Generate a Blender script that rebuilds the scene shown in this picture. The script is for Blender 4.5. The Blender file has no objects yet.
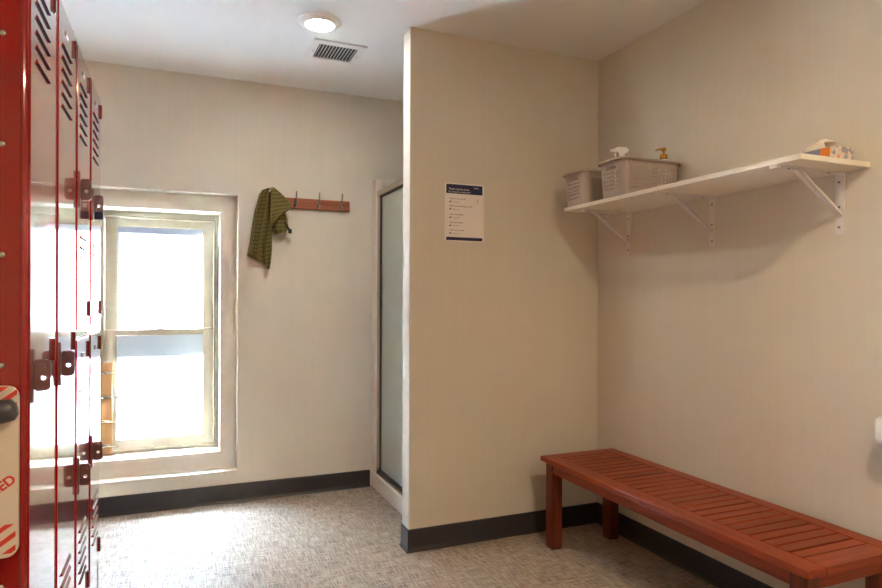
import bpy, bmesh, math, random
from mathutils import Vector, Matrix
random.seed(7)
PI = math.pi
C = bpy.context.scene.collection
SC = bpy.context.scene

# ------------------------------------------------------------------ measures
XR, YP, YB, H = 2.1307, 2.858, 3.963, 2.533      # right wall, partition front, back wall, ceiling
XP, YPB = 1.03, 2.955                             # partition end, partition back
XL, YR = -0.70, -2.0                              # left and rear wall
LX = -0.28                                        # locker fronts

# ------------------------------------------------------------------ materials
def new_mat(name):
    m = bpy.data.materials.new(name); m.use_nodes = True
    nt = m.node_tree; b = nt.nodes['Principled BSDF']
    return m, nt, b
def N(nt, t, **kw):
    n = nt.nodes.new(t)
    for k, v in kw.items(): setattr(n, k, v)
    return n
def L(nt, a, b): nt.links.new(a, b)
def srgb(r, g, b):
    f = lambda c: (c/255/12.92) if c/255 <= .04045 else ((c/255+.055)/1.055)**2.4
    return (f(r), f(g), f(b), 1)
def plain(name, col, rough=.5, metal=0, bump=0, bscale=200, spec=.5, coat=0, var=.04, vscale=6):
    """base colour with a slight procedural mottling and optional fine bump"""
    m, nt, b = new_mat(name)
    tc = N(nt, 'ShaderNodeTexCoord'); no = N(nt, 'ShaderNodeTexNoise'); no.inputs['Scale'].default_value = vscale
    no.inputs['Detail'].default_value = 3
    L(nt, tc.outputs['Object'], no.inputs['Vector'])
    mx = N(nt, 'ShaderNodeMix', data_type='RGBA')
    mx.inputs['A'].default_value = tuple(c*(1-var) for c in col[:3])+(1,)
    mx.inputs['B'].default_value = tuple(min(1, c*(1+var)) for c in col[:3])+(1,)
    L(nt, no.outputs['Fac'], mx.inputs['Factor']); L(nt, mx.outputs['Result'], b.inputs['Base Color'])
    b.inputs['Roughness'].default_value = rough; b.inputs['Metallic'].default_value = metal
    b.inputs['Specular IOR Level'].default_value = spec
    b.inputs['Coat Weight'].default_value = coat; b.inputs['Coat Roughness'].default_value = .04
    if bump:
        n2 = N(nt, 'ShaderNodeTexNoise'); n2.inputs['Scale'].default_value = bscale
        L(nt, tc.outputs['Object'], n2.inputs['Vector'])
        bp = N(nt, 'ShaderNodeBump'); bp.inputs['Strength'].default_value = bump; bp.inputs['Distance'].default_value = .002
        L(nt, n2.outputs['Fac'], bp.inputs['Height']); L(nt, bp.outputs['Normal'], b.inputs['Normal'])
    return m

def wall_mat(name, col):
    """vinyl wall covering with a fine vertical thread"""
    m, nt, b = new_mat(name)
    g = N(nt, 'ShaderNodeNewGeometry'); sx = N(nt, 'ShaderNodeSeparateXYZ'); L(nt, g.outputs['Position'], sx.inputs[0])
    ad = N(nt, 'ShaderNodeMath', operation='ADD'); L(nt, sx.outputs['X'], ad.inputs[0]); L(nt, sx.outputs['Y'], ad.inputs[1])
    z = N(nt, 'ShaderNodeMath', operation='MULTIPLY'); L(nt, sx.outputs['Z'], z.inputs[0]); z.inputs[1].default_value = .02
    cb = N(nt, 'ShaderNodeCombineXYZ'); L(nt, ad.outputs[0], cb.inputs['X']); L(nt, z.outputs[0], cb.inputs['Y'])
    no = N(nt, 'ShaderNodeTexNoise'); no.inputs['Scale'].default_value = 55; no.inputs['Detail'].default_value = 4
    no.inputs['Roughness'].default_value = .7
    L(nt, cb.outputs[0], no.inputs['Vector'])
    mx = N(nt, 'ShaderNodeMix', data_type='RGBA')
    mx.inputs['A'].default_value = tuple(c*.945 for c in col[:3])+(1,); mx.inputs['B'].default_value = tuple(min(1, c*1.05) for c in col[:3])+(1,)
    L(nt, no.outputs['Fac'], mx.inputs['Factor']); L(nt, mx.outputs['Result'], b.inputs['Base Color'])
    b.inputs['Roughness'].default_value = .62; b.inputs['Specular IOR Level'].default_value = .3
    return m

def floor_mat():
    m, nt, b = new_mat('woven_vinyl')
    g = N(nt, 'ShaderNodeNewGeometry')
    def streak(sx, sy, sc, det=4):
        mp = N(nt, 'ShaderNodeMapping'); mp.inputs['Scale'].default_value = (sx, sy, 1); L(nt, g.outputs['Position'], mp.inputs['Vector'])
        no = N(nt, 'ShaderNodeTexNoise'); no.inputs['Scale'].default_value = sc; no.inputs['Detail'].default_value = det
        no.inputs['Roughness'].default_value = .65
        L(nt, mp.outputs[0], no.inputs['Vector']); return no.outputs['Fac']
    a = streak(9, 120, 1.3); c = streak(120, 9, 1.3); fine = streak(60, 60, 5)
    mxa = N(nt, 'ShaderNodeMath', operation='ADD'); L(nt, a, mxa.inputs[0]); L(nt, c, mxa.inputs[1])
    mf = N(nt, 'ShaderNodeMath', operation='MULTIPLY_ADD'); L(nt, fine, mf.inputs[0]); mf.inputs[1].default_value = .35; L(nt, mxa.outputs[0], mf.inputs[2])
    cr = N(nt, 'ShaderNodeValToRGB')
    mr = N(nt, 'ShaderNodeMapRange'); mr.inputs['From Min'].default_value = .93; mr.inputs['From Max'].default_value = 1.46
    L(nt, mf.outputs[0], mr.inputs['Value'])
    e = cr.color_ramp.elements
    e[0].position = .0; e[0].color = FLOOR[0]
    e[1].position = 1; e[1].color = FLOOR[2]
    k = e.new(.45); k.color = FLOOR[1]
    L(nt, mr.outputs[0], cr.inputs['Fac'])
    # tile seams
    br = N(nt, 'ShaderNodeTexBrick'); br.inputs['Scale'].default_value = 1; br.inputs['Mortar Size'].default_value = .0018
    br.inputs['Brick Width'].default_value = .92; br.inputs['Row Height'].default_value = .46; br.offset = .5
    br.inputs['Color1'].default_value = (1, 1, 1, 1); br.inputs['Color2'].default_value = (.93, .93, .93, 1); br.inputs['Mortar'].default_value = (.7, .7, .7, 1)
    mp = N(nt, 'ShaderNodeMapping'); mp.inputs['Location'].default_value = (.13, .21, 0); L(nt, g.outputs['Position'], mp.inputs['Vector'])
    L(nt, mp.outputs[0], br.inputs['Vector'])
    mu = N(nt, 'ShaderNodeMix', data_type='RGBA', blend_type='MULTIPLY'); mu.inputs['Factor'].default_value = 1
    L(nt, cr.outputs['Color'], mu.inputs['A']); L(nt, br.outputs['Color'], mu.inputs['B'])
    L(nt, mu.outputs['Result'], b.inputs['Base Color'])
    b.inputs['Roughness'].default_value = .5; b.inputs['Specular IOR Level'].default_value = .5
    bp = N(nt, 'ShaderNodeBump'); bp.inputs['Strength'].default_value = .25; bp.inputs['Distance'].default_value = .002
    L(nt, mf.outputs[0], bp.inputs['Height']); L(nt, bp.outputs['Normal'], b.inputs['Normal'])
    return m

def wood_mat(name, c1, c2, axis, rough=.35, pitch=None, off=0):
    """grain runs along one axis; pitch gives each slat its own shade"""
    m, nt, b = new_mat(name)
    tc = N(nt, 'ShaderNodeTexCoord')
    mp = N(nt, 'ShaderNodeMapping'); s = [38, 38, 38]; s['xyz'.index(axis)] = 2.2
    mp.inputs['Scale'].default_value = s; L(nt, tc.outputs['Object'], mp.inputs['Vector'])
    no = N(nt, 'ShaderNodeTexNoise'); no.inputs['Scale'].default_value = 1; no.inputs['Detail'].default_value = 5; no.inputs['Distortion'].default_value = .4
    L(nt, mp.outputs[0], no.inputs['Vector'])
    mx = N(nt, 'ShaderNodeMix', data_type='RGBA'); mx.inputs['A'].default_value = c1; mx.inputs['B'].default_value = c2
    cr = N(nt, 'ShaderNodeMapRange'); cr.inputs['From Min'].default_value = .3; cr.inputs['From Max'].default_value = .7
    L(nt, no.outputs['Fac'], cr.inputs['Value']); L(nt, cr.outputs[0], mx.inputs['Factor'])
    out = mx.outputs['Result']
    if pitch:
        sx = N(nt, 'ShaderNodeSeparateXYZ'); L(nt, tc.outputs['Object'], sx.inputs[0])
        dv = N(nt, 'ShaderNodeMath', operation='MULTIPLY_ADD'); dv.inputs[1].default_value = 1/pitch; dv.inputs[2].default_value = off; L(nt, sx.outputs['Y'], dv.inputs[0])
        fl = N(nt, 'ShaderNodeMath', operation='FLOOR'); L(nt, dv.outputs[0], fl.inputs[0])
        wn = N(nt, 'ShaderNodeTexWhiteNoise', noise_dimensions='1D'); L(nt, fl.outputs[0], wn.inputs['W'])
        hs = N(nt, 'ShaderNodeHueSaturation'); vr = N(nt, 'ShaderNodeMapRange'); vr.inputs['To Min'].default_value = .86; vr.inputs['To Max'].default_value = 1.12
        L(nt, wn.outputs['Value'], vr.inputs['Value']); L(nt, vr.outputs[0], hs.inputs['Value']); L(nt, out, hs.inputs['Color']); out = hs.outputs['Color']
    L(nt, out, b.inputs['Base Color']); b.inputs['Roughness'].default_value = rough; b.inputs['Specular IOR Level'].default_value = .35
    bp = N(nt, 'ShaderNodeBump'); bp.inputs['Strength'].default_value = .12; bp.inputs['Distance'].default_value = .001
    L(nt, no.outputs['Fac'], bp.inputs['Height']); L(nt, bp.outputs['Normal'], b.inputs['Normal'])
    return m

def emit_mat(name, col, strength):
    m, nt, b = new_mat(name)
    b.inputs['Base Color'].default_value = (.9, .9, .9, 1)
    b.inputs['Emission Color'].default_value = col; b.inputs['Emission Strength'].default_value = strength
    return m

FLOOR = (srgb(92, 78, 63), srgb(168, 153, 136), srgb(212, 200, 186))
M = {}
M['wall'] = wall_mat('wall_vinyl', srgb(214, 208, 195))
M['reveal'] = plain('window_trim_paint', srgb(216, 207, 192), .45, var=.02)
M['ceiling'] = plain('ceiling_paint', srgb(232, 231, 229), .8, var=.015, bump=.08, bscale=300)
M['floor'] = floor_mat()
M['base'] = plain('rubber_base', srgb(54, 52, 56), .32, var=.1)
M['red'] = plain('red_enamel', srgb(148, 4, 8), .16, spec=.2, coat=1.0, var=.02)
M['red'].node_tree.nodes['Principled BSDF'].inputs['Coat IOR'].default_value = 1.65
M['red'].node_tree.nodes['Principled BSDF'].inputs['Coat Roughness'].default_value = .05
M['dark_red'] = plain('dark_red_enamel', srgb(105, 14, 18), .25, spec=.7, coat=.4)
M['slot'] = plain('louver_slot_painted_shade', srgb(52, 26, 46), .8, spec=.1)  # dark colour paints in the shade of the open louver slots
M['steel'] = plain('worn_steel', srgb(150, 138, 140), .3, metal=.9, var=.08, vscale=40)
M['hasp'] = plain('dark_steel_hasp', srgb(138, 102, 102), .28, metal=.8, var=.1, vscale=40)
M['chrome'] = plain('satin_chrome', srgb(196, 190, 182), .25, metal=1, var=.03)
M['white_metal'] = plain('white_enamel', srgb(226, 222, 220), .35, var=.02)
M['melamine'] = plain('white_melamine', srgb(232, 226, 214), .35, var=.015)
M['vinyl'] = plain('window_vinyl', srgb(188, 181, 160), .4, var=.02)
M['plastic_white'] = plain('white_plastic', srgb(232, 230, 228), .3, var=.015)
M['black'] = plain('black_plastic', srgb(24, 24, 26), .4, var=.1)
M['grey_plastic'] = plain('dark_grey_plastic', srgb(78, 76, 84), .35, var=.08)
M['basket'] = plain('taupe_plastic', srgb(176, 162, 153), .45, var=.04, vscale=20)
M['gold'] = plain('gold_metal', srgb(200, 152, 70), .25, metal=1, var=.05)
M['pale_grey'] = plain('pale_grey_plastic', srgb(184, 180, 186), .4)
M['navy'] = plain('navy_plastic', srgb(38, 44, 78), .4, var=.05)
M['paper'] = plain('paper', srgb(240, 233, 230), .7, var=.015)
M['navy_ink'] = plain('navy_ink', srgb(24, 34, 78), .6, var=.15, vscale=18)
M['ink'] = plain('dark_ink', srgb(70, 62, 60), .7, var=.05)
M['grey_ink'] = plain('grey_ink', srgb(150, 138, 130), .7, var=.05)
M['white_ink'] = plain('white_ink', srgb(225, 222, 220), .7, var=.02)
M['red_ink'] = plain('red_ink', srgb(214, 62, 50), .5, var=.05)
M['sign'] = plain('sign_vinyl', srgb(228, 216, 204), .35, var=.02)
M['vent_dark'] = plain('vent_painted_shade', srgb(40, 40, 42), .6, var=.1)  # dark colour painted in for the shade behind the vent louvers
M['bench_y'] = wood_mat('cherry_stain_rail', srgb(116, 42, 15), srgb(154, 64, 28), 'y')
M['bench_x'] = wood_mat('cherry_stain_slat', srgb(124, 50, 24), srgb(170, 80, 44), 'x', pitch=.0495, off=-26.4)
M['bench_xe'] = wood_mat('cherry_stain_end', srgb(116, 42, 15), srgb(154, 64, 28), 'x')
M['bench_z'] = wood_mat('cherry_stain_leg', srgb(84, 36, 20), srgb(120, 56, 32), 'z')
M['rack'] = wood_mat('orange_pine', srgb(132, 72, 44), srgb(168, 100, 66), 'x', .5)
M['rack_pale'] = wood_mat('pale_pine', srgb(170, 126, 80), srgb(198, 154, 104), 'x', .5)
M['tissue'] = plain('tissue_paper', srgb(236, 226, 210), .8, var=.02)
M['shower_white'] = plain('shower_acrylic', srgb(222, 214, 204), .25, var=.015)

# frosted window glass: lets daylight through diffusely
def frosted(inner):
    m, nt, b = new_mat('frosted_glass' if inner else 'outer_glass')
    nt.nodes.remove(b); out = nt.nodes['Material Output']
    rf = N(nt, 'ShaderNodeBsdfRefraction'); rf.inputs['Roughness'].default_value = .55; rf.inputs['IOR'].default_value = 1.3
    no = N(nt, 'ShaderNodeTexNoise'); no.inputs['Scale'].default_value = 60
    mx = N(nt, 'ShaderNodeMix', data_type='RGBA'); mx.inputs['A'].default_value = (.88, .9, .92, 1); mx.inputs['B'].default_value = (.93, .94, .95, 1)
    L(nt, no.outputs['Fac'], mx.inputs['Factor']); L(nt, mx.outputs['Result'], rf.inputs['Color'])
    if not inner:
        L(nt, rf.outputs[0], out.inputs['Surface']); return m
    tr = N(nt, 'ShaderNodeBsdfTranslucent'); gl = N(nt, 'ShaderNodeBsdfGlossy'); gl.inputs['Roughness'].default_value = .15
    L(nt, mx.outputs['Result'], tr.inputs['Color'])
    a = N(nt, 'ShaderNodeMixShader'); a.inputs[0].default_value = .12; L(nt, tr.outputs[0], a.inputs[1]); L(nt, rf.outputs[0], a.inputs[2])
    c = N(nt, 'ShaderNodeMixShader'); c.inputs[0].default_value = .04; L(nt, a.outputs[0], c.inputs[1]); L(nt, gl.outputs[0], c.inputs[2])
    L(nt, c.outputs[0], out.inputs['Surface'])
    return m
M['frosted'] = frosted(True); M['outer_glass'] = frosted(False)
def shower_glass():
    m, nt, b = new_mat('obscure_shower_glass')
    b.inputs['Base Color'].default_value = (.76, .80, .73, 1); b.inputs['Roughness'].default_value = .4
    b.inputs['Transmission Weight'].default_value = .7; b.inputs['IOR'].default_value = 1.3
    no = N(nt, 'ShaderNodeTexNoise'); no.inputs['Scale'].default_value = 160
    bp = N(nt, 'ShaderNodeBump'); bp.inputs['Strength'].default_value = .15; L(nt, no.outputs['Fac'], bp.inputs['Height']); L(nt, bp.outputs['Normal'], b.inputs['Normal'])
    return m
M['shower_glass'] = shower_glass()
M['lens'] = emit_mat('lamp_lens', (1, .92, .82, 1), 220)
M['fill_lens'] = emit_mat('added_fill_lens', (1, .77, .52, 1), 560)  # warm glow for the added fill lights only

def towel_mat():
    m, nt, b = new_mat('striped_towel')
    uv = N(nt, 'ShaderNodeUVMap'); sx = N(nt, 'ShaderNodeSeparateXYZ'); L(nt, uv.outputs[0], sx.inputs[0])
    no = N(nt, 'ShaderNodeTexNoise'); no.inputs['Scale'].default_value = 14; L(nt, uv.outputs[0], no.inputs['Vector'])
    ma = N(nt, 'ShaderNodeMath', operation='MULTIPLY_ADD'); ma.inputs[1].default_value = .012; L(nt, no.outputs['Fac'], ma.inputs[0]); L(nt, sx.outputs['Y'], ma.inputs[2])
    mu = N(nt, 'ShaderNodeMath', operation='MULTIPLY'); mu.inputs[1].default_value = 2*PI/.024; L(nt, ma.outputs[0], mu.inputs[0])
    sn = N(nt, 'ShaderNodeMath', operation='SINE'); L(nt, mu.outputs[0], sn.inputs[0])
    mr = N(nt, 'ShaderNodeMapRange'); mr.inputs['From Min'].default_value = -.5; mr.inputs['From Max'].default_value = .9; L(nt, sn.outputs[0], mr.inputs['Value'])
    mx = N(nt, 'ShaderNodeMix', data_type='RGBA'); mx.inputs['A'].default_value = srgb(124, 115, 68); mx.inputs['B'].default_value = srgb(98, 90, 55)
    L(nt, mr.outputs[0], mx.inputs['Factor'])
    ed = N(nt, 'ShaderNodeMath', operation='ABSOLUTE'); L(nt, sx.outputs['X'], ed.inputs[0])      # u in -1..1 : bound edges
    gt = N(nt, 'ShaderNodeMath', operation='GREATER_THAN'); gt.inputs[1].default_value = .86; L(nt, ed.outputs[0], gt.inputs[0])
    m2 = N(nt, 'ShaderNodeMix', data_type='RGBA'); L(nt, gt.outputs[0], m2.inputs['Factor']); L(nt, mx.outputs['Result'], m2.inputs['A']); m2.inputs['B'].default_value = srgb(136, 126, 78)
    L(nt, m2.outputs['Result'], b.inputs['Base Color']); b.inputs['Roughness'].default_value = .95; b.inputs['Specular IOR Level'].default_value = .1
    n3 = N(nt, 'ShaderNodeTexNoise'); n3.inputs['Scale'].default_value = 500; tc = N(nt, 'ShaderNodeTexCoord'); L(nt, tc.outputs['Object'], n3.inputs['Vector'])
    bp = N(nt, 'ShaderNodeBump'); bp.inputs['Strength'].default_value = .5; bp.inputs['Distance'].default_value = .003; L(nt, n3.outputs['Fac'], bp.inputs['Height']); L(nt, bp.outputs['Normal'], b.inputs['Normal'])
    return m
M['towel'] = towel_mat()
def tissue_print():
    m, nt, b = new_mat('printed_card')
    tc = N(nt, 'ShaderNodeTexCoord'); vo = N(nt, 'ShaderNodeTexVoronoi'); vo.inputs['Scale'].default_value = 62
    L(nt, tc.outputs['Object'], vo.inputs['Vector'])
    sp = N(nt, 'ShaderNodeSeparateColor'); L(nt, vo.outputs['Color'], sp.inputs[0])
    cr = N(nt, 'ShaderNodeValToRGB'); cr.color_ramp.interpolation = 'CONSTANT'
    e = cr.color_ramp.elements; e[0].color = srgb(224, 214, 200); e[1].position = .42; e[1].color = srgb(160, 158, 168)
    for p, c in ((.6, srgb(232, 150, 60)), (.74, srgb(216, 208, 196)), (.88, srgb(228, 190, 130))):
        k = e.new(p); k.color = c
    L(nt, sp.outputs['Red'], cr.inputs['Fac']); L(nt, cr.outputs['Color'], b.inputs['Base Color']); b.inputs['Roughness'].default_value = .5
    return m
M['tissue_print'] = tissue_print()
M['orange'] = plain('orange_print', srgb(232, 132, 34), .5, var=.08, vscale=60)
M['blue_grey'] = plain('blue_grey_print', srgb(138, 142, 166), .5, var=.1, vscale=60)

# ------------------------------------------------------------------ mesh helpers
def obj(name, bm, mat, parent=None, smooth=False, loc=None):
    bmesh.ops.recalc_face_normals(bm, faces=bm.faces)
    me = bpy.data.meshes.new(name); bm.to_mesh(me); bm.free()
    if smooth:
        for p in me.polygons: p.use_smooth = True
    for m in (mat if isinstance(mat, (list, tuple)) else [mat]): me.materials.append(m)
    o = bpy.data.objects.new(name, me); C.objects.link(o)
    if parent: o.parent = parent
    if loc: o.location = loc
    return o
def thing(name, label, cat, loc=(0, 0, 0), group=None):
    o = bpy.data.objects.new(name, None); C.objects.link(o); o.location = loc; o.empty_display_size = .1
    o['label'] = label; o['category'] = cat
    if group: o['group'] = group
    return o
def tag(o, label, cat, group=None):
    o['label'] = label; o['category'] = cat
    if group: o['group'] = group
    return o
def struct(name, bm, mat, parent=None, smooth=False):
    o = obj(name, bm, mat, parent, smooth)
    if parent is None: o['kind'] = 'structure'
    return o
def box(bm, a, b, bev=0, seg=2, mi=0, rot=None):
    a, b = Vector(a), Vector(b)
    lo = Vector(min(p) for p in zip(a, b)); hi = Vector(max(p) for p in zip(a, b)); c = (lo+hi)/2; s = hi-lo
    r = bmesh.ops.create_cube(bm, size=1); vs = r['verts']
    for v in vs: v.co = Vector(v.co[i]*s[i] for i in range(3))
    fs = set(f for v in vs for f in v.link_faces)
    if bev:
        es = list(set(e for f in fs for e in f.edges))
        rr = bmesh.ops.bevel(bm, geom=es, offset=bev, segments=seg, affect='EDGES', profile=.5)
        vs = set(v for f in rr['faces'] for v in f.verts); 
        fs = set(f for v in vs for f in v.link_faces); vs = set(v for f in fs for v in f.verts)
    for v in vs: v.co = (rot @ v.co if rot else v.co) + c
    for f in fs: f.material_index = mi
    return vs
def tube(bm, pts, r, seg=10, cap=True):
    """swept circle along points; r a number or one per point"""
    pts = [Vector(p) for p in pts]; rs = r if isinstance(r, (list, tuple)) else [r]*len(pts)
    rings = []; up = None
    for i, p in enumerate(pts):
        t = (pts[min(i+1, len(pts)-1)]-pts[max(i-1, 0)]).normalized()
        if up is None:
            up = t.orthogonal().normalized()
        up = (up - t*up.dot(t)).normalized(); w = t.cross(up)
        rings.append([bm.verts.new(p+(up*math.cos(2*PI*k/seg)+w*math.sin(2*PI*k/seg))*rs[i]) for k in range(seg)])
    for a, b in zip(rings, rings[1:]):
        for k in range(seg): bm.faces.new((a[k], a[(k+1) % seg], b[(k+1) % seg], b[k]))
    if cap: bm.faces.new(rings[0][::-1]); bm.faces.new(rings[-1])
def lathe(bm, prof, c=(0, 0, 0), seg=28, sx=1, sy=1):
    """profile of (radius, z) about a vertical axis"""
    rings = []
    for r, z in prof:
        rings.append([bm.verts.new((c[0]+max(r, 1e-4)*sx*math.cos(2*PI*k/seg), c[1]+max(r, 1e-4)*sy*math.sin(2*PI*k/seg), c[2]+z)) for k in range(seg)])
    for a, b in zip(rings, rings[1:]):
        for k in range(seg): bm.faces.new((a[k], a[(k+1) % seg], b[(k+1) % seg], b[k]))
    bm.faces.new(rings[0][::-1]); bm.faces.new(rings[-1])
def prism(bm, poly, fn, d0, d1, mi=0):
    """polygon (u,v) extruded from d0 to d1; fn(u,v,d) places each point"""
    a = [bm.verts.new(fn(u, v, d0)) for u, v in poly]; b = [bm.verts.new(fn(u, v, d1)) for u, v in poly]
    n = len(poly); fs = [bm.faces.new(a[::-1]), bm.faces.new(b)]
    for k in range(n): fs.append(bm.faces.new((a[k], a[(k+1) % n], b[(k+1) % n], b[k])))
    for f in fs: f.material_index = mi
def rrect(x0, x1, y0, y1, r, n=5):
    p = []
    for cx, cy, a in ((x1-r, y1-r, 0), (x0+r, y1-r, 90), (x0+r, y0+r, 180), (x1-r, y0+r, 270)):
        for k in range(n+1):
            t = math.radians(a+90*k/n); p.append((cx+r*math.cos(t), cy+r*math.sin(t)))
    return p
XZ = lambda u, v, d: (u, d, v)
YZ = lambda u, v, d: (d, u, v)
XY = lambda u, v, d: (u, v, d)
def text(name, s, size, loc, rot, mat, parent, align='LEFT', depth=.0002, off=0):
    cu = bpy.data.curves.new(name, 'FONT'); cu.body = s; cu.size = size; cu.align_x = align; cu.extrude = depth; cu.offset = off
    cu.materials.append(mat)
    t = bpy.data.objects.new(name+'_tmp', cu); C.objects.link(t)
    dg = bpy.context.evaluated_depsgraph_get()
    me = bpy.data.meshes.new_from_object(t.evaluated_get(dg)); bpy.data.objects.remove(t); me.name = name
    if not me.materials: me.materials.append(mat)
    o = bpy.data.objects.new(name, me); C.objects.link(o); o.location = loc; o.rotation_euler = rot; o.parent = parent
    return o
def dup(root, loc=None, label=None, rot=None):
    r = root.copy(); C.objects.link(r)
    if loc is not None: r.location = loc
    if rot is not None: r.rotation_euler = rot
    if label: r['label'] = label
    for ch in list(root.children):
        c = ch.copy(); C.objects.link(c); c.parent = r
        for g in ch.children:
            d = g.copy(); C.objects.link(d); d.parent = c
    return r

# ------------------------------------------------------------------ room shell
bm = bmesh.new(); box(bm, (XL-.1, YR-.1, -.08), (XR+.1, YB+.34, 0)); struct('floor', bm, M['floor'])
bm = bmesh.new(); box(bm, (XL-.1, YR-.1, H), (XR+.1, YB+.34, H+.08)); struct('ceiling', bm, M['ceiling'])
bm = bmesh.new(); box(bm, (XL-.1, YR, 0), (XL, YB+.34, H)); struct('wall_left', bm, M['wall'])
bm = bmesh.new(); box(bm, (XR, YR, 0), (XR+.1, YB+.34, H)); struct('wall_right', bm, M['wall'])
bm = bmesh.new(); box(bm, (XL, YR-.1, 0), (XR, YR, H)); struct('wall_rear', bm, M['wall'])
# back wall with its stepped window niche
NX0, NX1, NZ0, NZ1, ND = -.526, .334, .187, 1.842, .085      # outer niche
OX0, OX1, OZ0, OZ1 = -.432, .240, .289, 1.744                # window opening inside it
WT = YB+.30
bm = bmesh.new()
box(bm, (XL, YB, 0), (NX0, WT, H)); box(bm, (NX1, YB, 0), (XR, WT, H))
box(bm, (NX0, YB, 0), (NX1, WT, NZ0)); box(bm, (NX0, YB, NZ1), (NX1, WT, H))
struct('wall_back', bm, M['wall'])
bm = bmesh.new(); f = YB+ND
box(bm, (NX0, f, NZ0), (OX0, WT, NZ1)); box(bm, (OX1, f, NZ0), (NX1, WT, NZ1))
box(bm, (OX0, f, NZ0), (OX1, WT, OZ0)); box(bm, (OX0, f, OZ1), (OX1, WT, NZ1))
struct('trim_1', bm, M['reveal'])
bm = bmesh.new(); box(bm, (XP, YP, 0), (XR, YPB, H), .004, 2); struct('wall_partition', bm, M['wall'])

# rubber cove base: section (out from wall, height)
COVE = [(0, .108), (.004, .108), (.006, .104), (.006, .022), (.008, .010), (.011, .004), (.014, .0025), (.014, 0), (0, 0)]
bm = bmesh.new(); prism(bm, COVE, lambda u, v, d: (d, YB-u, v), XL, 1.158); struct('baseboard_back', bm, M['base'])
bm = bmesh.new(); prism(bm, COVE, lambda u, v, d: (XR-u, d, v), YR, YP); struct('baseboard_right', bm, M['base'])
bm = bmesh.new()
prof = COVE
pa = [[bm.verts.new((XR, YP-u, v)) for u, v in prof], [bm.verts.new((XP-u, YP-u, v)) for u, v in prof], [bm.verts.new((XP-u, YPB, v)) for u, v in prof]]
for a, b in zip(pa, pa[1:]):
    for k in range(len(prof)-1): bm.faces.new((a[k], a[k+1], b[k+1], b[k]))
struct('baseboard_partition', bm, M['base'])
bm = bmesh.new(); prism(bm, COVE, lambda u, v, d: (XL+u, d, v), YR, 1.49); struct('baseboard_left', bm, M['base'])

# ------------------------------------------------------------------ window
win = bpy.data.objects.new('window_1', None); C.objects.link(win); win['kind'] = 'structure'
WY = 4.20                                                     # room face of the frame
def ring(bm, x0, x1, z0, z1, w, y0, y1, wb=None, wt=None, bev=.003):
    wb = wb or w; wt = wt or w
    box(bm, (x0, y0, z0), (x0+w, y1, z1), bev); box(bm, (x1-w, y0, z0), (x1, y1, z1), bev)
    box(bm, (x0+w-.002, y0+.001, z0), (x1-w+.002, y1-.001, z0+wb), bev); box(bm, (x0+w-.002, y0+.001, z1-wt), (x1-w+.002, y1-.001, z1), bev)
bm = bmesh.new()
ring(bm, OX0-.01, OX1+.01, OZ0-.005, OZ1+.01, .034, WY+.02, 4.332, wb=.022, wt=.050)
ring(bm, OX0+.022, OX1-.022, OZ0+.010, OZ1-.034, .010, WY+.008, WY+.03)
struct('frame', bm, M['vinyl'], win)
SX0, SX1 = OX0+.030, OX1-.028
def front_face(bm):
    f = min(bm.faces, key=lambda q: q.calc_center_median().y); f.material_index = 0
bm = bmesh.new(); ring(bm, SX0, SX1, .995, 1.712, .064, 4.270, 4.320, wb=.034, wt=.056); up = struct('upper_sash', bm, M['vinyl'], win)
bm = bmesh.new(); box(bm, (SX0+.05, 4.293, 1.02), (SX1-.05, 4.297, 1.67), mi=1); front_face(bm); struct('pane', bm, [M['frosted'], M['outer_glass']], up)
bm = bmesh.new(); ring(bm, SX0, SX1, .306, 1.030, .064, 4.224, 4.262, wb=.064, wt=.036); lo = struct('lower_sash', bm, M['vinyl'], win)
bm = bmesh.new(); box(bm, (SX0+.05, 4.238, .35), (SX1-.05, 4.242, 1.005), mi=1); front_face(bm); struct('pane', bm, [M['frosted'], M['outer_glass']], lo)
bm = bmesh.new()
box(bm, (-.125, 4.228, 1.030), (-.075, 4.250, 1.036), .002); tube(bm, [(-.098, 4.236, 1.034), (-.098, 4.236, 1.045)], .009)
box(bm, (-.138, 4.222, 1.042), (-.090, 4.240, 1.052), .003)
struct('sash_lock', bm, M['steel'], lo)

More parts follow.
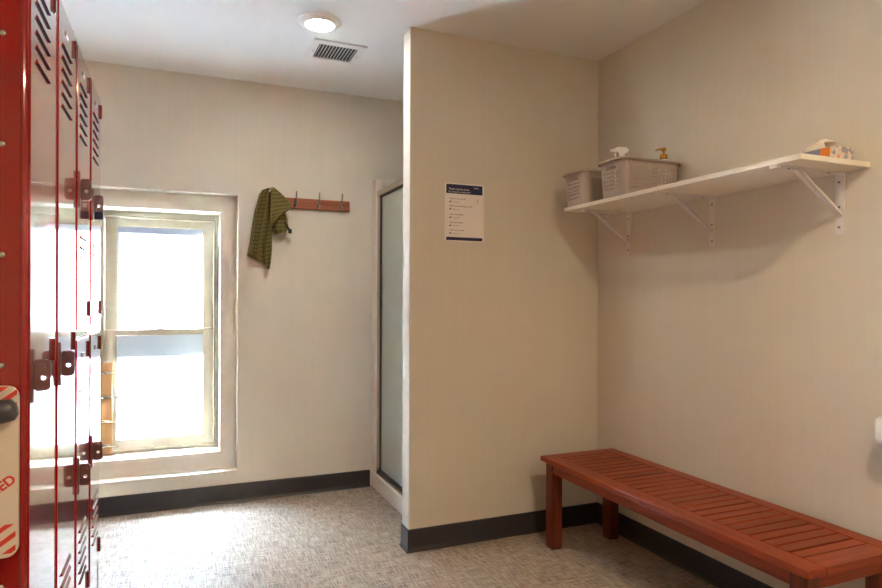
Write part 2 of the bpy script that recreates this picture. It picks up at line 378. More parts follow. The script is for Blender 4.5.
# ------------------------------------------------------------------ lockers
LP, LY0, LZ0, LZ1 = .33, 1.501, .205, 1.985
def louvers(bm, y0, y1, zs):
    for z in zs:
        prism(bm, [(LX-.001, z+.007), (LX+.0044, z-.005), (LX-.001, z-.005)], lambda u, v, d: (u, d, v), y0, y1)
        prism(bm, [(LX-.001, z-.0051), (LX+.0040, z-.0051), (LX+.0040, z-.0054), (LX-.001, z-.0054)], lambda u, v, d: (u, d, v), y0+.001, y1-.001, 1)  # thin dark strip, painted shade under the louver
def make_door(root, z0, z1, tall, hz):
    a, b = .020, .268                                          # door across the locker, from its near side
    bm = bmesh.new(); box(bm, (LX-.022, a, z0), (LX, b, z1), .0025)
    top = z1-.098; bot = z0+.128
    louvers(bm, .078, .218, [top-.032*k for k in range(6)]); louvers(bm, .078, .218, [bot+.032*k for k in range(6)])
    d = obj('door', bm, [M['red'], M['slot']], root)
    bm = bmesh.new()                                           # hinges on the far edge
    hs = [z1-.045, z0+.060] + ([(z0+z1)/2] if tall else [])
    for z in hs:
        h = bmesh.new(); tube(h, [(LX+.001, b+.004, z-.026), (LX+.001, b+.004, z+.026)], .006, 10); box(h, (LX-.003, b-.002, z-.025), (LX+.0015, b+.022, z+.025), .001)
        obj('hinge', h, M['dark_red'], d)
    bm.free()
    h = bmesh.new()                                            # lift handle with padlock tab
    box(h, (LX-.002, a+.002, hz-.060), (LX+.006, a+.020, hz+.052), .002)
    poly = rrect(LX+.004, LX+.036, hz-.036, hz+.030, .010)
    hole = [(LX+.022+.0055*math.cos(2*PI*k/16), hz-.008+.0055*math.sin(2*PI*k/16)) for k in range(16)]
    # plate with a hole, bridged ring by ring
    import itertools
    def plate(y):
        return [h.verts.new((u, y, v)) for u, v in poly], [h.verts.new((u, y, v)) for u, v in hole]
    o0, i0 = plate(a+.009); o1, i1 = plate(a+.013)
    for A, B in ((o0, i0), (o1, i1)):
        es = [h.edges.new((A[k], A[(k+1) % len(A)])) for k in range(len(A))] + [h.edges.new((B[k], B[(k+1) % len(B)])) for k in range(len(B))]
        bmesh.ops.triangle_fill(h, edges=es, use_beauty=True)
    for A, B in ((o0, o1), (i0, i1)):
        for k in range(len(A)): h.faces.new((A[k], A[(k+1) % len(A)], B[(k+1) % len(A)], B[k]))
    lathe_pts = [(LX+.020, a+.0085, hz+.014), (LX+.020, a+.004, hz+.014)]
    tube(h, lathe_pts, .0075, 14)
    obj('handle', h, M['hasp'], d)
    pl = bmesh.new(); box(pl, (LX-.001, .118, z1-.062), (LX+.0025, .156, z1-.046), .0008)
    for s in (.121, .153): tube(pl, [(LX+.001, s, z1-.054), (LX+.004, s, z1-.054)], .002, 8)
    obj('number_plate', pl, M['steel'], d)
    return d
def make_body(root, tall, end):
    bm = bmesh.new(); X0 = -.69
    fx = LX-.004
    box(bm, (X0, .001, 0), (fx-.02, LP-.001, 2.0))                       # carcass
    for y0, y1 in ((.001, .017), (.271, LP-.001)): box(bm, (fx-.03, y0, .03), (fx+.001, y1, 2.0), .003)   # front frame uprights
    box(bm, (fx-.03, .012, LZ1+.003), (fx, LP-.006, 2.0), .002)          # top rail
    box(bm, (fx-.03, .012, .0), (fx, LP-.006, LZ0-.004), .002)           # plinth
    if not tall: box(bm, (fx-.03, .012, 1.096), (fx, LP-.006, 1.121), .002)
    obj('body', bm, M['red'], root)
    if end:
        bm = bmesh.new()
        box(bm, (X0, -.003, 0), (fx-.002, .003, 2.0), .0015)
        tube(bm, [(fx-.005, .002, .0), (fx-.005, .002, 2.0)], .0075, 14)     # rolled front corner
        ep = obj('end_panel', bm, M['red'], root, smooth=False)
        for z in [.20+.2215*k for k in range(9)]:
            for x in (-.324, -.64):
                r = bmesh.new(); lathe(r, [(.006, 0), (.0058, .0012), (.004, .0028), (.001, .0034)], seg=14)
                bmesh.ops.rotate(r, verts=r.verts, matrix=Matrix.Rotation(PI/2, 3, 'X')); bmesh.ops.translate(r, verts=r.verts, vec=(x, -.0028, z-.002))
                obj('rivet', r, M['chrome'], ep, True)
t1 = thing('locker', 'tall red metal locker nearest the camera, its riveted end panel showing', 'locker', (0, LY0, 0), 'red metal lockers along the left wall')
make_body(t1, True, True); make_door(t1, LZ0, LZ1, True, 1.062)
t2 = thing('locker', 'tall single-door red metal locker, second from the camera', 'locker', (0, LY0+LP, 0), 'red metal lockers along the left wall')
make_body(t2, True, False); make_door(t2, LZ0, LZ1, True, 1.055)
t3 = thing('locker', 'two-door red metal locker between the tall lockers and the endmost one', 'locker', (0, LY0+2*LP, 0), 'red metal lockers along the left wall')
make_body(t3, False, False); make_door(t3, 1.124, LZ1, False, 1.553); make_door(t3, LZ0, 1.093, False, .684)
dup(t3, (0, LY0+3*LP, 0), 'two-door red metal locker at the far end, beside the window, padlock on its upper door')
# the label card holder under the louvers of the farthest upper door
# padlock in the hasp
PX, PY, PZ = LX+.022, LY0+3*LP+.031, 1.545
pad = thing('padlock', 'small dark blue padlock hanging from the far locker upper handle', 'padlock', (PX, PY, PZ-.048))
bm = bmesh.new(); box(bm, (-.014, -.007, 0), (.014, .007, .028), .003); obj('body', bm, M['navy'], pad)
bm = bmesh.new(); tube(bm, [(-.008, 0, .026), (-.008, 0, .040), (-.0055, 0, .0465), (0, 0, .049), (.0055, 0, .0465), (.008, 0, .040), (.008, 0, .026)], .0022, 8); obj('shackle', bm, M['chrome'], pad, True)

# striped placard hung on the locker end
SY = LY0-.0072
sg = thing('striped_sign', 'white rounded sign with red corner stripes and slanting red letters on locker end', 'sign', (0, 0, 0))
bm = bmesh.new(); prism(bm, rrect(-.545, -.292, .704, 1.045, .022), XZ, SY-.0005, SY-.010); obj('panel', bm, M['sign'], sg)
def clip_poly(p, x0, x1, z0, z1):
    def cut(p, ins, it):
        o = []
        for k in range(len(p)):
            a, b = p[k], p[(k+1) % len(p)]
            if ins(a): o.append(a)
            if ins(a) != ins(b): o.append(it(a, b))
        return o
    lx = lambda c: (lambda a, b: (c, a[1]+(b[1]-a[1])*(c-a[0])/(b[0]-a[0])))
    lz = lambda c: (lambda a, b: (a[0]+(b[0]-a[0])*(c-a[1])/(b[1]-a[1]), c))
    p = cut(p, lambda q: q[0] >= x0, lx(x0)); p = cut(p, lambda q: q[0] <= x1, lx(x1)) if p else p
    p = cut(p, lambda q: q[1] >= z0, lz(z0)) if p else p; p = cut(p, lambda q: q[1] <= z1, lz(z1)) if p else p
    return p
s_ = .72
def stripes(cs, x0, x1, z0, z1, w):
    for c in cs:                                                # band  z = c + s*x
        p = clip_poly([(-.6, c+s_*(-.6)), (-.2, c+s_*(-.2)), (-.2, c+w+s_*(-.2)), (-.6, c+w+s_*(-.6))], x0, x1, z0, z1)
        if len(p) >= 3:
            bm = bmesh.new(); prism(bm, p, XZ, SY-.0095, SY-.0106); obj('stripe_print', bm, M['red_ink'], sg)
stripes([1.042+.72*.31+.026*k for k in range(-2, 9)], -.520, -.2945, 1.008, 1.0435, .011)
stripes([.735+.72*.31+.027*k for k in range(-3, 9)], -.52, -.2965, .712, .770, .011)
text('printed_letters', 'NED', .026, (-.337, SY-.0102, .824), (PI/2, -math.radians(36), 0), M['red_ink'], sg, off=.0008)
bm = bmesh.new()
rot = Matrix.Rotation(math.radians(14), 3, 'Y')
tube(bm, [(-.42, SY-.028, .975), (-.318, SY-.028, .997), (-.298, SY-.028, 1.000), (-.292, SY-.028, 1.0015)], [.024, .024, .021, .013], 20)
box(bm, (-.42, SY-.026, .962), (-.33, SY-.010, 1.000), .004)
obj('holder', bm, M['grey_plastic'], sg, True)

# ------------------------------------------------------------------ coat racks
def make_rack(name, label, woodmat):
    t = thing(name, label, 'coat rack')
    bm = bmesh.new(); box(bm, (0, -.018, 0), (.545, 0, .064), .0025); obj('board', bm, woodmat, t)
    for k in range(4):
        x = .058+.143*k; h = bmesh.new()
        prism(h, rrect(x-.009, x+.009, .006, .052, .008), XZ, -.0178, -.0215)
        tube(h, [(x, -.021, .030), (x, -.030, .024), (x, -.042, .040), (x, -.050, .066), (x, -.056, .092), (x, -.058, .102)], [.006, .006, .0052, .0046, .0046, .0066], 10)
        tube(h, [(x, -.021, .020), (x, -.030, .010), (x, -.042, .006), (x, -.050, .014), (x, -.053, .024)], [.006, .0056, .005, .005, .0064], 10)
        for z in (.012, .046): tube(h, [(x, -.0214, z), (x, -.0226, z)], .0028, 8)
        obj('hook', h, M['chrome'], t, True)
    return t
rk = make_rack('coat_rack', 'reddish wooden coat rack with chrome hooks on the back wall', M['rack'])
rk.location = (.470, YB, 1.779)
rk2 = make_rack('coat_rack', 'pale pine coat rack standing upright on the window sill', M['rack_pale'])
rk2.location = (-.418, 4.207, .8355); rk2.rotation_euler = (0, PI/2, 0)

# ------------------------------------------------------------------ towel on the first hook
def towel():
    bm = bmesh.new(); uvl = bm.loops.layers.uv.new('UVMap')
    def sheet(rows, n=13, amp=.008, waves=2.0, ph=0., thick=.007):
        """rows: (x left, z left, x right, z right, y) from the top down"""
        R = []; v = 0; prev = None
        # subdivide rows
        S = []
        for a, b in zip(rows, rows[1:]):
            for k in range(5): S.append([a[i]+(b[i]-a[i])*k/5 for i in range(5)])
        S.append(list(rows[-1]))
        for q in S:
            c = Vector(((q[0]+q[2])/2, (q[1]+q[3])/2, 0)); 
            if prev is not None: v += (c-prev).length
            prev = c
            line = []
            for j in range(n):
                t = j/(n-1)
                y = q[4]-amp*math.sin(2*PI*waves*t+ph+v*9)-.010*math.sin(PI*t)
                line.append((Vector((q[0]+(q[2]-q[0])*t, min(y, YB-.004), q[1]+(q[3]-q[1])*t)), (2*t-1, v)))
            R.append(line)
        F = [[bm.verts.new(p) for p, _ in l] for l in R]; B = [[bm.verts.new(p+Vector((0, min(thick, YB-.001-p.y), 0))) for p, _ in l] for l in R]
        def quad(vs, us):
            f = bm.faces.new(vs); f.smooth = True
            for lp, u in zip(f.loops, us): lp[uvl].uv = u
        for i in range(len(R)-1):
            for j in range(n-1):
                us = [R[i][j][1], R[i][j+1][1], R[i+1][j+1][1], R[i+1][j][1]]
                quad((F[i][j], F[i][j+1], F[i+1][j+1], F[i+1][j]), us); quad((B[i][j], B[i+1][j], B[i+1][j+1], B[i][j+1]), [us[0], us[3], us[2], us[1]])
            for j in (0, n-1):
                us = [R[i][j][1], R[i+1][j][1], R[i+1][j][1], R[i][j][1]]
                quad((F[i][j], F[i+1][j], B[i+1][j], B[i][j]), us)
        for i in (0, len(R)-1):
            for j in range(n-1):
                us = [R[i][j][1], R[i][j+1][1], R[i][j+1][1], R[i][j][1]]
                quad((F[i][j], F[i][j+1], B[i][j+1], B[i][j]), us)
    y = YB
    # back layer, hangs lowest at the left
    sheet([(.455, 1.855, .520, 1.870, y-.030), (.425, 1.74, .525, 1.74, y-.028), (.405, 1.60, .512, 1.60, y-.026), (.392, 1.520, .500, 1.520, y-.024), (.384, 1.478, .497, 1.420, y-.022)], amp=.004, waves=1.5)
    # left fold
    sheet([(.496, 1.884, .520, 1.887, y-.060), (.462, 1.868, .506, 1.872, y-.062), (.440, 1.800, .497, 1.815, y-.062), (.428, 1.740, .486, 1.740, y-.060), (.415, 1.630, .466, 1.630, y-.056), (.402, 1.540, .452, 1.540, y-.052), (.396, 1.490, .442, 1.462, y-.050)], amp=.014, waves=1.9, ph=.6)
    # middle fold, tapering to the lowest tip
    sheet([(.500, 1.86, .527, 1.872, y-.050), (.503, 1.760, .532, 1.760, y-.056), (.500, 1.690, .530, 1.700, y-.060), (.490, 1.630, .522, 1.645, y-.064), (.478, 1.560, .525, 1.575, y-.062), (.478, 1.490, .526, 1.505, y-.056), (.488, 1.425, .522, 1.440, y-.046), (.500, 1.398, .514, 1.396, y-.044)], amp=.014, waves=1.7, ph=2.2)
    # lower bulge behind the flap
    sheet([(.520, 1.74, .600, 1.76, y-.040), (.520, 1.70, .618, 1.705, y-.046), (.522, 1.66, .622, 1.668, y-.050), (.530, 1.630, .618, 1.640, y-.048), (.548, 1.612, .596, 1.618, y-.042)], amp=.010, waves=1.6, ph=3.4)
    # front flap, a triangle turned over the hook
    sheet([(.517, 1.886, .533, 1.890, y-.074), (.513, 1.855, .565, 1.862, y-.086), (.512, 1.815, .604, 1.825, y-.090), (.512, 1.765, .642, 1.788, y-.088), (.512, 1.715, .612, 1.750, y-.084), (.514, 1.675, .555, 1.700, y-.078), (.516, 1.642, .526, 1.652, y-.074)], amp=.006, waves=1.0, ph=1.0)
    return bm
tw = thing('towel', 'olive green striped towel bunched on the wooden coat rack, covering its first hook', 'towel', (0, 0, 0))
obj('cloth', towel(), M['towel'], tw)
bm = bmesh.new(); tube(bm, [(.600, YB-.054, 1.690), (.612, YB-.060, 1.668), (.622, YB-.060, 1.648), (.634, YB-.056, 1.622)], [.005, .006, .007, .0055], 8); box(bm, (.622, YB-.066, 1.618), (.642, YB-.050, 1.646), .003)
obj('strap_end', bm, M['black'], tw, True)

# ------------------------------------------------------------------ poster on the partition
po = thing('poster', 'white notice with navy header taped to the partition wall', 'poster', (0, YP, 0))
px0, px1, pz0, pz1 = 1.213, 1.428, 1.508, 1.796
bm = bmesh.new(); box(bm, (px0, -.0015, pz0), (px1, 0, pz1)); obj('sheet', bm, M['paper'], po)
bm = bmesh.new(); box(bm, (px0+.008, -.0021, pz1-.052), (px1-.008, -.001, pz1-.006)); obj('header_band', bm, M['navy_ink'], po)
bm = bmesh.new(); box(bm, (px0+.008, -.0021, pz0+.004), (px1-.008, -.001, pz0+.020)); obj('footer_band', bm, M['navy_ink'], po)
R0 = (PI/2, 0, 0)
text('printed_heading', 'Think may be noisy', .0145, (px0+.020, -.0023, pz1-.034), R0, M['white_ink'], po)
text('printed_heading', 'Stay home if you feel unwell', .0105, (px0+.020, -.0023, pz1-.0465), R0, M['white_ink'], po)
text('printed_logo', 'healthy', .0095, (px1-.058, -.0023, pz1-.022), R0, M['white_ink'], po)
for k, (z, s) in enumerate(((.080, 'Think it is not so loud?'), (.116, 'Please take something you need'), (.158, 'Want to participate'), (.198, 'Need help instead?'), (.236, 'Where do you work'))):
    text('printed_line', s, .0095, (px0+.026, -.0019, pz1-z), R0, M['ink'], po)
    text('printed_line', 'Stay home', .0090, (px0+.042, -.0019, pz1-z-.016), R0, M['grey_ink'], po)
    bm = bmesh.new(); prism(bm, [(px0+.030+.0045*math.cos(2*PI*j/14), pz1-z-.013+.0045*math.sin(2*PI*j/14)) for j in range(14)], XZ, -.001, -.002); obj('bullet_print', bm, M['ink'], po)
text('printed_mark', '?', .030, (px1-.040, -.0019, pz1-.094), R0, M['grey_ink'], po)

# ------------------------------------------------------------------ ceiling fittings
la = thing('recessed_light', 'round white recessed ceiling light, lit, beside the air vent', 'ceiling light', (.617, 2.975, H), 'recessed ceiling lights')
bm = bmesh.new(); lathe(bm, [(.064, 0), (.103, 0), (.103, -.004), (.099, -.007), (.084, -.015), (.071, -.020), (.066, -.019), (.064, -.014)], seg=48); obj('trim_ring', bm, M['white_metal'], la, True)
bm = bmesh.new(); lathe(bm, [(.066, -.010), (.0655, -.018), (.05, -.021), (.02, -.0228), (.001, -.023)], seg=40); obj('lens', bm, M['lens'], la, True)
FILL_LIGHTS = [(1.05, .35), (1.05, -1.15)]  # added, unseen lamps that brighten the partition and bench wall
for x, y in FILL_LIGHTS:
    rl = dup(la, (x, y, H), 'added unseen fill light in the ceiling behind the camera' if y < 0 else 'added unseen fill light in the ceiling above the camera')
    for ch in rl.children:
        if ch.name.startswith('lens'):
            ch.material_slots[0].link = 'OBJECT'; ch.material_slots[0].material = M['fill_lens']
ve = thing('air_vent', 'white louvred air vent grille set in the ceiling', 'vent', (-.004, -.014, H))
vx0, vx1, vy0, vy1 = .636, .910, 3.183, 3.445
bm = bmesh.new()
ix0, ix1, iy0, iy1 = .672, .873, 3.228, 3.418
box(bm, (vx0, vy0, -.009), (ix0, vy1, 0), .002); box(bm, (ix1, vy0, -.009), (vx1, vy1, 0), .002)
box(bm, (ix0-.002, vy0, -.009), (ix1+.002, iy0, 0), .002); box(bm, (ix0-.002, iy1, -.009), (ix1+.002, vy1, 0), .002)
obj('frame', bm, M['white_metal'], ve)
bm = bmesh.new()
nsl = 12
for k in range(nsl):
    x = ix0+(k+.5)*(ix1-ix0)/nsl
    box(bm, (x-.0008, iy0-.001, -.0065), (x+.0008, iy1+.001, .0065), rot=Matrix.Rotation(math.radians(38), 3, 'Y'))
    for v in bm.verts[-8:] if hasattr(bm.verts, '__getitem__') and False else []: pass
bmesh.ops.translate(bm, verts=bm.verts, vec=(0, 0, -.0045))
obj('louvers', bm, M['white_metal'], ve)
bm = bmesh.new(); box(bm, (ix0-.003, iy0-.003, -.0012), (ix1+.003, iy1+.003, -.0002)); obj('painted_duct_shade', bm, M['vent_dark'], ve)  # flat dark sheet standing in for shade, ceiling is not cut
for x in (.654, .892):
    bm = bmesh.new(); lathe(bm, [(.004, -.0085), (.0038, -.0105), (.001, -.011)], c=(x, 3.33, 0), seg=12); obj('screw', bm, M['steel'], ve)

# ------------------------------------------------------------------ shower stall
sh = thing('shower_stall', 'white shower stall with frosted glass door behind the partition', 'shower')
S0, S1, T0, T1 = 1.166, XR-.006, YPB+.006, YB-.006
bm = bmesh.new()
box(bm, (S0, T0, 0), (S0+.085, T1, .105), .010, 3); box(bm, (S0+.08, T0, 0), (S1, T1, .05), .004)
obj('base', bm, M['shower_white'], sh)
bm = bmesh.new()
box(bm, (S0+.004, T1-.012, .10), (S1, T1, 2.0), .003); box(bm, (S0+.004, T0, .10), (S1, T0+.012, 2.0), .003); box(bm, (S1-.012, T0, .05), (S1, T1, 2.0), .003)
box(bm, (S0+.004, T1-.085, .10), (S0+.05, T1-.004, 1.99), .006, 3); box(bm, (S0+.004, T0+.004, .10), (S0+.05, T0+.085, 1.99), .006, 3)
obj('surround', bm, M['shower_white'], sh)
bm = bmesh.new()
box(bm, (S0+.010, T1-.130, .105), (S0+.044, T1-.083, 1.905), .002); box(bm, (S0+.010, T0+.083, .105), (S0+.044, T0+.130, 1.905), .002)
box(bm, (S0+.008, T0+.083, 1.872), (S0+.046, T1-.083, 1.908), .002); box(bm, (S0+.010, T0+.083, .103), (S0+.044, T1-.083, .122), .002)
obj('door_frame', bm, M['chrome'], sh)
dr = bpy.data.objects.new('door', None); C.objects.link(dr); dr.parent = sh
g0, g1 = T0+.132, T1-.134
bm = bmesh.new(); box(bm, (S0+.024, g0, .128), (S0+.029, g1, 1.868)); obj('glass_pane', bm, M['shower_glass'], dr)
bm = bmesh.new()
for a, b in (((g0, .124), (g0+.012, 1.870)), ((g1-.012, .124), (g1, 1.870)), ((g0, 1.860), (g1, 1.870)), ((g0, .124), (g1, .142))):
    box(bm, (S0+.020, a[0], a[1]), (S0+.033, b[0], b[1]), .001)
obj('gasket', bm, M['black'], dr)

# ------------------------------------------------------------------ bench
BX0, BX1, BY0, BY1, BT = 1.662, 2.100, 1.250, 2.690, .445
bn = thing('bench', 'long reddish-brown slatted wooden bench along the right wall', 'bench', (0, 0, 0))
fr0, fr1 = .076, .062
bm = bmesh.new()
box(bm, (BX0, BY0, BT-.024), (BX0+fr0, BY1, BT), .003); obj('side_rail', bm, M['bench_y'], bn)
bm = bmesh.new(); box(bm, (BX1-fr1, BY0, BT-.024), (BX1, BY1, BT), .003); 
obj('side_rail', bm, M['bench_y'], bn)
bm = bmesh.new()
box(bm, (BX0+fr0+.001, BY0, BT-.024), (BX1-fr1-.001, BY0+.076, BT), .002)
obj('end_rail', bm, M['bench_xe'], bn)
bm = bmesh.new(); box(bm, (BX0+fr0+.001, BY1-.072, BT-.024), (BX1-fr1-.001, BY1, BT), .002)
obj('end_rail', bm, M['bench_xe'], bn)
bm = bmesh.new(); y0, y1 = BY0+.076, BY1-.072; n = 26; p = (y1-y0)/n
for k in range(n): box(bm, (BX0+fr0+.003, y0+k*p+.0045, BT-.022), (BX1-fr1-.003, y0+(k+1)*p-.0045, BT-.001), .0015)
for x in (BX0+.10, (BX0+BX1)/2, BX1-.10): box(bm, (x-.02, y0-.03, BT-.042), (x+.02, y1+.03, BT-.022))
obj('slat_panel', bm, wood_mat('cherry_stain_slats', srgb(112, 40, 13), srgb(152, 62, 24), 'x', pitch=p, off=-y0/p), bn)
bm = bmesh.new(); box(bm, (BX0+.024, BY0+.05, .372), (BX0+.046, BY1-.05, BT-.023), .002); obj('apron', bm, M['bench_y'], bn)
bm = bmesh.new(); box(bm, (BX1-.046, BY0+.05, .372), (BX1-.024, BY1-.05, BT-.023), .002)
obj('apron', bm, M['bench_y'], bn)
bm = bmesh.new(); box(bm, (BX0+.05, BY0+.026, .372), (BX1-.05, BY0+.048, BT-.023), .002); obj('apron', bm, M['bench_xe'], bn)
bm = bmesh.new(); box(bm, (BX0+.05, BY1-.048, .372), (BX1-.05, BY1-.026, BT-.023), .002)
obj('apron', bm, M['bench_xe'], bn)
for x in (BX0+.020, BX1-.020-.058):
    for y in (BY0+.020, BY1-.020-.058):
        bm = bmesh.new(); box(bm, (x, y, 0.006), (x+.058, y+.058, BT-.022), .003); lg = obj('leg', bm, M['bench_z'], bn)
        bm = bmesh.new(); box(bm, (x+.004, y+.004, 0), (x+.054, y+.054, .008), .002); obj('foot_glide', bm, M['black'], lg)

# ------------------------------------------------------------------ shelf with brackets
SXF, SYN, SYF, SZ0, SZ1 = 1.800, 1.385, 2.695, 1.664, 1.682
sf = thing('wall_shelf', 'white wall shelf on angled brackets above the bench', 'shelf')
bm = bmesh.new(); box(bm, (SXF, SYN, SZ0), (XR-.0005, SYF, SZ1), .0012); obj('board', bm, M['melamine'], sf)
for y in (2.600, 2.053, 1.487):
    bm = bmesh.new(); w = .016
    prism(bm, rrect(y-w, y+w, 1.450, SZ0-.001, .006), YZ, XR-.0005, XR-.0045)              # wall leg
    prism(bm, rrect(1.850, XR-.003, y-w, y+w, .006), XY, SZ0-.0005, SZ0-.0045)                # shelf leg
    a, b = Vector((1.905, y, SZ0-.006)), Vector((XR-.006, y, 1.512)); d = (b-a).normalized(); nrm = Vector((-d.z, 0, d.x))
    # channel section brace
    for s0, s1, o0, o1 in ((-.011, .011, -.0015, .0015), (-.011, -.0085, -.0015, .010), (.0085, .011, -.0015, .010)):
        vs = []
        for e in (a, b):
            vs.append([bm.verts.new(e+Vector((0, s, 0))+nrm*o) for s, o in ((s0, o0), (s1, o0), (s1, o1), (s0, o1))])
        bm.faces.new(vs[0]); bm.faces.new(vs[1][::-1])
        for k in range(4): bm.faces.new((vs[0][k], vs[0][(k+1) % 4], vs[1][(k+1) % 4], vs[1][k]))
    br = obj('bracket', bm, M['white_metal'], sf)
    for z in (1.475, 1.545, 1.632):
        s = bmesh.new(); tube(s, [(XR-.0042, y+.002, z), (XR-.0070, y+.002, z)], .0045, 10); obj('screw', s, M['steel'], br)
    for x in (1.875, 2.07):
        s = bmesh.new(); tube(s, [(x, y, SZ0-.0042), (x, y, SZ0-.0068)], .0042, 10); obj('screw', s, M['steel'], br)
bm = bmesh.new(); box(bm, (SXF+.001, 1.472, SZ0-.012), (SXF+.020, 1.502, SZ0), .002); obj('edge_clip', bm, M['white_metal'], sf)

# ------------------------------------------------------------------ baskets
def make_basket(label, loc, rz=0):
    Lx, Ly, Hh, r = .326, .178, .160, .032
    bm = bmesh.new()
    straightx, straighty, arc = Lx-2*r, Ly-2*r, PI*r/2
    per = 2*(straightx+straighty)+4*arc
    def P(s, t):
        s %= per; k = .93+.07*t                                # taper to the foot
        segs = (('y-', straightx), ('a', arc), ('x+', straighty), ('a', arc), ('y+', straightx), ('a', arc), ('x-', straighty), ('a', arc))
        cor = ((Lx/2-r, -Ly/2+r, -90), (Lx/2-r, Ly/2-r, 0), (-Lx/2+r, Ly/2-r, 90), (-Lx/2+r, -Ly/2+r, 180)); ci = 0
        for nm, ln in segs:
            if s <= ln+1e-9:
                if nm == 'y-': x, y = -Lx/2+r+s, -Ly/2
                elif nm == 'x+': x, y = Lx/2, -Ly/2+r+s
                elif nm == 'y+': x, y = Lx/2-r-s, Ly/2
                elif nm == 'x-': x, y = -Lx/2, Ly/2-r-s
                else:
                    cx, cy, a0 = cor[ci]; a = math.radians(a0+90*s/ln); x, y = cx+r*math.cos(a), cy+r*math.sin(a)
                return Vector((x*k, y*k, t*Hh))
            s -= ln
            if nm == 'a': ci += 1
        return P(0, t)
    # perimeter breaks with hole spans
    br = []; pos = 0
    def span(ln, n):
        nonlocal pos
        c = ln/n
        for i in range(n): br.append((pos+i*c, False)); br.append((pos+i*c+c*.27, True)); br.append((pos+i*c+c*.73, False))
        pos += ln
    def corner():
        nonlocal pos
        for i in range(6): br.append((pos+arc*i/6, False))
        pos += arc
    sides = []
    for ln, n in ((straightx, 13), (straighty, 6), (straightx, 13), (straighty, 6)):
        s0 = pos; span(ln, n); sides.append((s0, pos, n)); corner()
    tv = [(0, False)]
    for i in range(6):
        z = .16+i*.112; tv += [(z, False), (z+.030, True), (z+.080, False)]
    tv += [(.86, False), (.965, False), (1, False)]
    vs = {}
    def V(i, j):
        i %= len(br)
        if (i, j) not in vs: vs[i, j] = bm.verts.new(P(br[i][0], tv[j][0]))
        return vs[i, j]
    for i in range(len(br)):
        a = br[i][0]; b = br[(i+1) % len(br)][0]; mid = a+(((b-a) % per)/2)
        for j in range(len(tv)-1):
            hole = br[i][1] and tv[j][1]
            zc = (tv[j][0]+tv[j+1][0])/2
            for si in (1, 3):
                s0, s1, n = sides[si]; u = (mid-s0)/(s1-s0)
                if 0 <= u <= 1 and .70 < zc < .86:
                    hole = .16 < u < .84 and zc > .74         # hand slot
            if hole: continue
            bm.faces.new((V(i, j), V(i+1, j), V(i+1, j+1), V(i, j+1)))
    bot = [V(i, 0) for i in range(len(br))]; bm.faces.new(bot[::-1])
    # give the wall thickness
    bmesh.ops.recalc_face_normals(bm, faces=bm.faces)
    bmesh.ops.solidify(bm, geom=bm.faces[:], thickness=.0022)
    t = thing('storage_basket', label, 'basket', loc, 'taupe plastic baskets on the shelf'); t.rotation_euler = (0, 0, rz)
    bz = [v.co.z for v in bm.verts]; lowz = min(bz)
    bmesh.ops.translate(bm, verts=bm.verts, vec=(0, 0, -lowz))
    obj('body', bm, M['basket'], t)
    bm = bmesh.new()                                           # rolled rim
    prof = [(-.004, -.002), (-.004, .003), (.011, .003), (.014, .0005), (.014, -.007), (.012, -.007), (.0115, -.001), (0, -.001)]
    n = 96; ringv = []
    for i in range(n):
        p0 = P(per*i/n, 1); p1 = P(per*(i+.01)/n, 1); tg = (p1-p0).normalized(); out = Vector((tg.y, -tg.x, 0))
        ringv.append([bm.verts.new(p0+out*u+Vector((0, 0, v-lowz))) for u, v in prof])
    for i in range(n):
        a, b = ringv[i], ringv[(i+1) % n]
        for k in range(len(prof)): bm.faces.new((a[k], a[(k+1) % len(prof)], b[(k+1) % len(prof)], b[k]))
    obj('rim', bm, M['basket'], t, True)
    return t
make_basket('grey-brown perforated basket holding a spray bottle and a gold pump bottle', (1.951, 2.313, SZ1+.0005))
make_basket('grey-brown perforated basket nearest the wall corner, at the shelf end', (1.955, 2.606, SZ1+.0005), math.radians(.4))

# spray bottle standing in the near basket
sb = thing('spray_bottle', 'white trigger spray bottle standing in the front basket', 'bottle', (1.868, 2.335, SZ1+.004)); sb.rotation_euler = (0, 0, math.radians(67))
bm = bmesh.new(); lathe(bm, [(.026, 0), (.029, .004), (.029, .115), (.025, .138), (.013, .155), (.011, .170)]); obj('bottle', bm, M['plastic_white'], sb, True)
bm = bmesh.new()
lathe(bm, [(.014, .166), (.014, .184), (.012, .186)], seg=20)
prism(bm, [(-.030, .216), (-.020, .228), (.018, .230), (.036, .222), (.045, .212), (.040, .207), (.020, .208), (.012, .196), (.012, .182), (-.011, .182), (-.012, .200), (-.028, .206)], lambda u, v, d: (d, u, v), -.010, .010)
box(bm, (-.006, .040, .208), (.006, .052, .220), .002)
tube(bm, [(0, .026, .212), (0, .031, .196), (0, .025, .178), (0, .030, .166)], [.004, .0045, .004, .003], 8)
obj('trigger_head', bm, M['plastic_white'], sb)
# soap pump bottle
so = thing('soap_bottle', 'white soap bottle with a gold pump standing in the front basket', 'bottle', (2.060, 2.276, SZ1+.010))
bm = bmesh.new(); lathe(bm, [(.022, 0), (.024, .004), (.024, .135), (.023, .158), (.020, .168), (.0165, .172)]); obj('bottle', bm, M['plastic_white'], so, True)
bm = bmesh.new(); lathe(bm, [(.0165, .170), (.0165, .192), (.014, .195), (.006, .196), (.006, .212), (.010, .213), (.011, .224), (.008, .227)], seg=24)
tube(bm, [(0, 0, .221), (-.014, .018, .222), (-.024, .030, .219)], [.005, .0042, .0036], 10); obj('pump', bm, M['gold'], so, True)

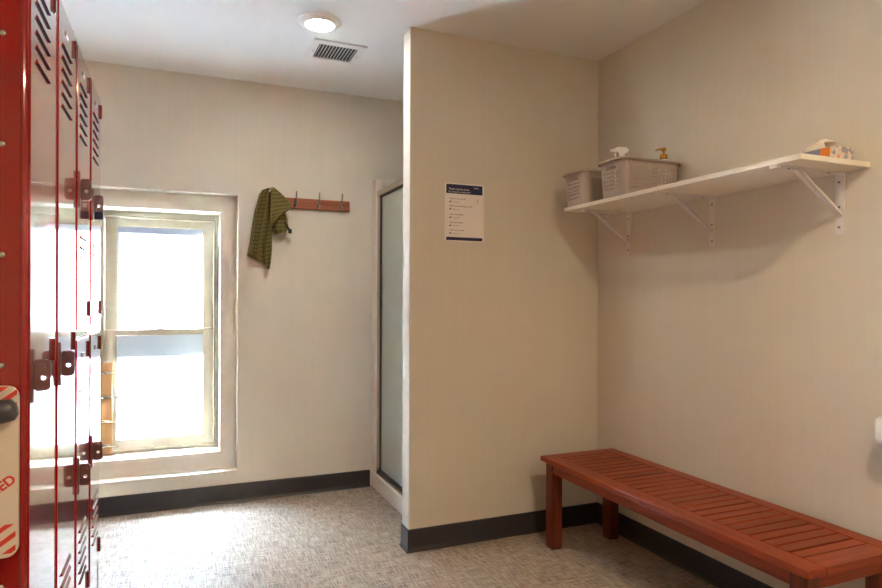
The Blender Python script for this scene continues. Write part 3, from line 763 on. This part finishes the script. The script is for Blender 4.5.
# tissue box
tb = thing('tissue_box', 'flat floral tissue box in orange and grey at the shelf near end', 'tissue box', (2.026, 1.432, SZ1))
bm = bmesh.new(); box(bm, (0, 0, 0), (.088, .205, .056), .0015); obj('carton', bm, M['tissue_print'], tb)
bm = bmesh.new(); box(bm, (-.0006, .020, .001), (.0002, .054, .0555)); obj('printed_block', bm, M['orange'], tb)
bm = bmesh.new(); box(bm, (-.0006, .054, .001), (.0002, .150, .0555)); obj('printed_block', bm, M['blue_grey'], tb)
bm = bmesh.new(); n = 18; m_ = 7; rows = []
for i in range(n+1):
    a = PI*i/n; rows.append([])
    for j in range(m_+1):
        t = j/m_-.5
        rows[-1].append(bm.verts.new((.040-.040*math.cos(a)+.003*math.sin(5*t), .075+t*.085*(1-.35*math.sin(a))+.004*math.sin(2*a), .0555+(.034+.007*math.sin(9*t+2*a))*math.sin(a))))
for i in range(n):
    for j in range(m_): bm.faces.new((rows[i][j], rows[i+1][j], rows[i+1][j+1], rows[i][j+1]))
bmesh.ops.recalc_face_normals(bm, faces=bm.faces); bmesh.ops.solidify(bm, geom=bm.faces[:], thickness=.0008)
obj('tissue', bm, M['tissue'], tb, True)

# white fixture on the right wall
fx = thing('wall_dispenser', 'white rounded plastic fixture on right wall above the bench near end', 'dispenser', (XR, 1.20, .808))
bm = bmesh.new(); vs = box(bm, (-.088, -.11, -.046), (0, .124, .044), .022, 4); obj('cover', bm, M['plastic_white'], fx, True)
bm = bmesh.new(); box(bm, (-.080, -.10, -.054), (-.006, .112, -.044), .003); obj('bottom_tray', bm, M['pale_grey'], fx)

# ------------------------------------------------------------------ light, sky, camera
w = bpy.data.worlds.new('sky'); SC.world = w; w.use_nodes = True
bg = w.node_tree.nodes['Background']; bg.inputs['Color'].default_value = (.72, .82, 1, 1); bg.inputs['Strength'].default_value = .95
sd = bpy.data.lights.new('sun', 'SUN'); sd.energy = 400; sd.angle = math.radians(.6); sd.color = (.68, .83, 1)
so_ = bpy.data.objects.new('sun', sd); C.objects.link(so_); so_.location = (0, 7, 6)
so_.rotation_euler = Vector((.6, -1, -1.73)).to_track_quat('-Z', 'Y').to_euler()

cd = bpy.data.cameras.new('camera'); cd.sensor_width = 36; cd.lens = 36*629.54/882; cd.shift_y = 5.09/882; cd.clip_start = .02
cam = bpy.data.objects.new('camera', cd); C.objects.link(cam)
cam.matrix_world = Matrix.Translation((0, 0, 1.22)) @ Matrix.Rotation(-.3962, 4, 'Z') @ Matrix.Rotation(PI/2, 4, 'X') @ Matrix.Rotation(.0034, 4, 'Z')
SC.camera = cam
vs_ = SC.view_settings; vs_.view_transform = 'Standard'; vs_.look = 'None'; vs_.gamma = 1; vs_.use_curve_mapping = False; vs_.exposure = 0
SC.cycles.use_denoising = True; SC.cycles.use_guiding = True; SC.cycles.max_bounces = 12; SC.cycles.diffuse_bounces = 8; SC.cycles.sample_clamp_indirect = 0
